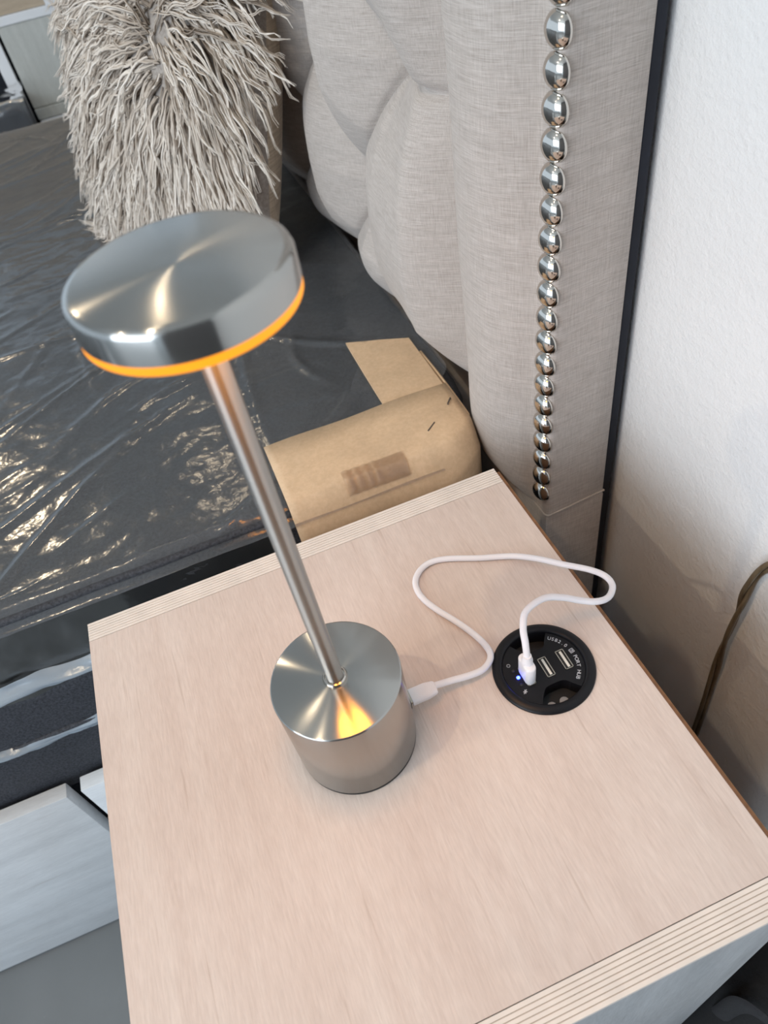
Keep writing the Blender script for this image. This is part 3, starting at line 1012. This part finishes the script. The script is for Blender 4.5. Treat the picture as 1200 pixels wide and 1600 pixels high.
# fur: clumped tapering locks swirling out of a whorl
NL, SEG = 2400, 13
wa, wb = -0.30, 0.05
root_a = rng.uniform(-0.88, 1, NL)
root_b = rng.uniform(-1, 1, NL)
vall, fall, tone = [], [], []
npc = lambda v_: np.array(v_)
cwn, cun, cnn, CBn = npc(cw), npc(cu_), npc(cn_), npc(CB)
ring = [(math.cos(2 * math.pi * k / 3), math.sin(2 * math.pi * k / 3)) for k in range(3)]
vcount = 0
for i in range(NL):
    a, b_ = root_a[i], root_b[i]
    r0 = npc(cpt(a, b_, 1))
    da, dbb = a - wa, b_ - wb
    rr = math.hypot(da, dbb) + 1e-4
    sw = 0.5 * math.exp(-rr * 1.5)
    dirx, diry = (da / rr) - sw * (dbb / rr), (dbb / rr) + sw * (da / rr)
    diry -= 0.70 + 0.2 * (1 - min(1, rr))
    dirx += rng.normal(0, 0.20)
    diry += rng.normal(0, 0.20)
    nn = math.hypot(dirx, diry)
    dirx, diry = dirx / nn, diry / nn
    lift = rng.uniform(0.15, 0.6)
    if rr < 0.3:
        lift += 0.5
    L = rng.uniform(0.055, 0.110) * (0.75 if rr < 0.25 else 1.0)
    tg = cwn * dirx + cun * diry
    side_v = np.cross(cnn, tg)
    curl = rng.normal(0, 0.016)
    wv, wp, wam = rng.uniform(1.2, 2.6), rng.uniform(0, 6.28), rng.uniform(0.0015, 0.006)
    t = np.linspace(0, 1, SEG)
    droop = rng.uniform(0.010, 0.022)
    spine = r0[None] + np.outer(t, tg * L) + np.outer(np.sin(np.minimum(t * 1.5, 1.57) * 1.0) * lift * 0.020 - 0.006 * t * t, cnn) \
        + np.outer(curl * t * t + wam * np.sin(t * wv * 6.28 + wp) * t, side_v) - np.outer(t * t * droop, np.array([0, 0, 1.0]))
    # keep above the mattress
    spine[:, 2] = np.maximum(spine[:, 2], MZ + 0.006)
    tn = np.clip(rng.normal(0.62, 0.22), 0, 1)
    for s_ in range(4):
        off = rng.normal(0, 0.0021, 2)
        conv = (1 - 0.55 * t)[:, None]
        c = spine + conv * (side_v * off[0] + cnn * off[1])[None] + rng.normal(0, 0.0004, (SEG, 3))
        rad = rng.uniform(0.0009, 0.0018) * np.clip(1.05 - t ** 2.2, 0.12, 1)
        vv_ = np.stack([c + rad[:, None] * (side_v * ring[k][0] + cnn * ring[k][1])[None] for k in range(3)], 1)
        vall.append(vv_.reshape(-1, 3))
        idx = vcount + np.arange(SEG - 1)[:, None] * 3 + np.arange(3)[None]
        idn = vcount + np.arange(SEG - 1)[:, None] * 3 + (np.arange(3)[None] + 1) % 3
        fall.append(np.stack([idx, idn, idn + 3, idx + 3], -1).reshape(-1, 4))
        tone.append(np.repeat(np.clip(tn + rng.normal(0, 0.07) + 0.62 * (t - 0.60), 0, 1), 3))  # root-to-tip ramp paints in the shadow between locks
        vcount += SEG * 3
Vf, Ff = np.concatenate(vall), np.concatenate(fall)
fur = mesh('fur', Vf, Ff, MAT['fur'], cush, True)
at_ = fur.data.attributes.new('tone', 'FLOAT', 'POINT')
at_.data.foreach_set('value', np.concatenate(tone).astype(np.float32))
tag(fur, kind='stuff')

# ------------------------------------------------------------------ flex on the wall
fp = [(0.4800, -0.164, -0.58), (0.4795, -0.160, -0.40), (0.4790, -0.164, -0.30), (0.4785, -0.162, -0.20), (0.4775, -0.161, -0.14), (0.4770, -0.163, -0.09), (0.4765, -0.164, -0.055), (0.4762, -0.169, -0.024), (0.4766, -0.182, 0.000), (0.4775, -0.205, 0.016), (0.4785, -0.25, 0.024), (0.4790, -0.34, 0.03)]
sp_ = spline(fp, 10)
mb_ = MB()
wires = [[], []]
for i, p in enumerate(sp_):
    t = (sp_[min(i + 1, len(sp_) - 1)] - sp_[max(i - 1, 0)]).normalized()
    ang = 1.3 * math.sin(i * 0.16 + 0.4)
    nx_ = Vector((1, 0, 0))
    sd_ = t.cross(nx_).normalized()
    dv = sd_ * math.cos(ang) * 0.0020 + nx_ * math.sin(ang) * 0.0020
    wires[0].append(p + dv)
    wires[1].append(p - dv)
mb_.tube(wires[0], 0.0021, 8).tube(wires[1], 0.0021, 8)
fx = mb_.build('wall_flex', MAT['flex'], None, True, origin=(0.48, -0.16, -0.3))
tag(fx, 'brown twin flex hanging down the white wall behind the nightstand', 'cable')

# ------------------------------------------------------------------ far cabinet and second wrapped mattress
fc_ = thing('display_cabinet', (0.1, 2.35, FL), 'far pale wood cabinet with white frame, beyond the bed', 'cabinet')
MB().box(-0.40, 0.11, 2.195, 2.24, 0.014, 0.036, 0.002).build('white_rail', MAT['trimwhite'], fc_)
MB().box(0.082, 0.118, 2.180, 2.24, 0.036, 0.60, 0.003).build('white_post', MAT['trimwhite'], fc_)
MB().box(-0.40, 0.081, 2.205, 2.24, 0.037, 0.60).build('tan_panel', MAT['tanwood'], fc_)
MB().box(-0.066, 0.45, 2.20, 2.23, -0.195, 0.013, 0.002).build('pale_panel', MAT['palewood'], fc_)
MB().box(-0.108, -0.076, 2.20, 2.23, -0.60, 0.013, 0.002).build('white_upright', MAT['trimwhite'], fc_)
MB().box(-0.066, 0.45, 2.192, 2.235, -0.225, -0.196, 0.002).build('bottom_rail', MAT['palewood'], fc_)
MB().box(-0.063, 0.45, 2.02, 2.235, FL, -0.226, 0.003).build('plinth', MAT['trimwhite'], fc_)
MB().box(-0.40, 0.45, 2.25, 2.60, FL, 0.60).build('carcass', MAT['navy'], fc_)

m2 = thing('rolled_mattress', (-0.40, 2.12, FL), 'black wrapped mattress in shiny plastic, in front of the far cabinet at upper left', 'mattress')
MB().box(-0.95, -0.074, 2.02, 2.19, FL, -0.135, 0.02).build('mattress_body', MAT['mattress'], m2, True, sharp=50)
Xs, Ys = np.meshgrid(np.linspace(-0.6, -0.066, 60), np.linspace(0, 1, 40), indexing='ij')
zc = np.where(Ys < 0.5, -0.128, -0.128 - (Ys - 0.5) * 0.6)
yc = np.where(Ys < 0.5, 2.19 - Ys * 2 * 0.18, 2.010)
wr = vnoise(Xs * 40, Ys * 14, 51) * 0.014
P = np.stack([Xs, yc - np.where(Ys >= 0.5, wr, 0), zc + np.where(Ys < 0.5, wr, 0)], -1).reshape(-1, 3)
mesh('plastic_film', P, grid_faces(60, 40), MAT['film'], m2, True)

# ------------------------------------------------------------------ black bag on the floor by the wall
bagc = Vector((0.4165, -0.44, FL))
bag = thing('fabric_bag', bagc, 'black fabric bag with a webbing strap, on the floor beside the nightstand', 'bag')
n_, m_ = 40, 22
vs = []
for i in range(n_):
    a = 2 * math.pi * i / n_
    for j in range(m_):
        t = j / (m_ - 1)
        sc_ = (math.sin(math.pi * (0.06 + 0.90 * t)) ** 0.35) * (1 - 0.12 * t)
        ca, sa = math.cos(a), math.sin(a)
        rx = 0.058 * math.copysign(abs(ca) ** 0.6, ca) * sc_
        ry = 0.190 * math.copysign(abs(sa) ** 0.6, sa) * sc_
        wob = 1 + 0.05 * math.sin(5 * a + 7 * t) + 0.03 * math.sin(11 * a - 9 * t)
        vs.append((bagc.x + rx * wob, bagc.y + ry * wob, FL + 0.001 + 0.30 * t))
fs = []
for i in range(n_):
    for j in range(m_ - 1):
        k = ((i + 1) % n_)
        fs.append((i * m_ + j, k * m_ + j, k * m_ + j + 1, i * m_ + j + 1))
fs.append(tuple(i * m_ + m_ - 1 for i in range(n_)))
fs.append(tuple(i * m_ for i in reversed(range(n_))))
MB().add(vs, fs).build('bag_body', MAT['bag'], bag, True, sharp=60)
sp_ = spline([(0.3660, -0.3640, -0.46), (0.3620, -0.3650, -0.38), (0.3600, -0.3690, -0.30), (0.3620, -0.3900, -0.262), (0.3750, -0.4300, -0.268), (0.3950, -0.4700, -0.295), (0.4000, -0.4800, -0.312)], 8)
mb_ = MB()
mb_.tube([p + Vector((0.010, 0, 0)) for p in sp_], 0.0020, 8, sx=3.6)
mb_.build('strap', MAT['strap'], bag, True, sharp=50)
mb_ = MB().box(0.395, 0.455, -0.372, -0.362, FL + 0.10, FL + 0.22, 0.004)
mb_.build('pocket_flap', MAT['strap'], bag, True, sharp=40)
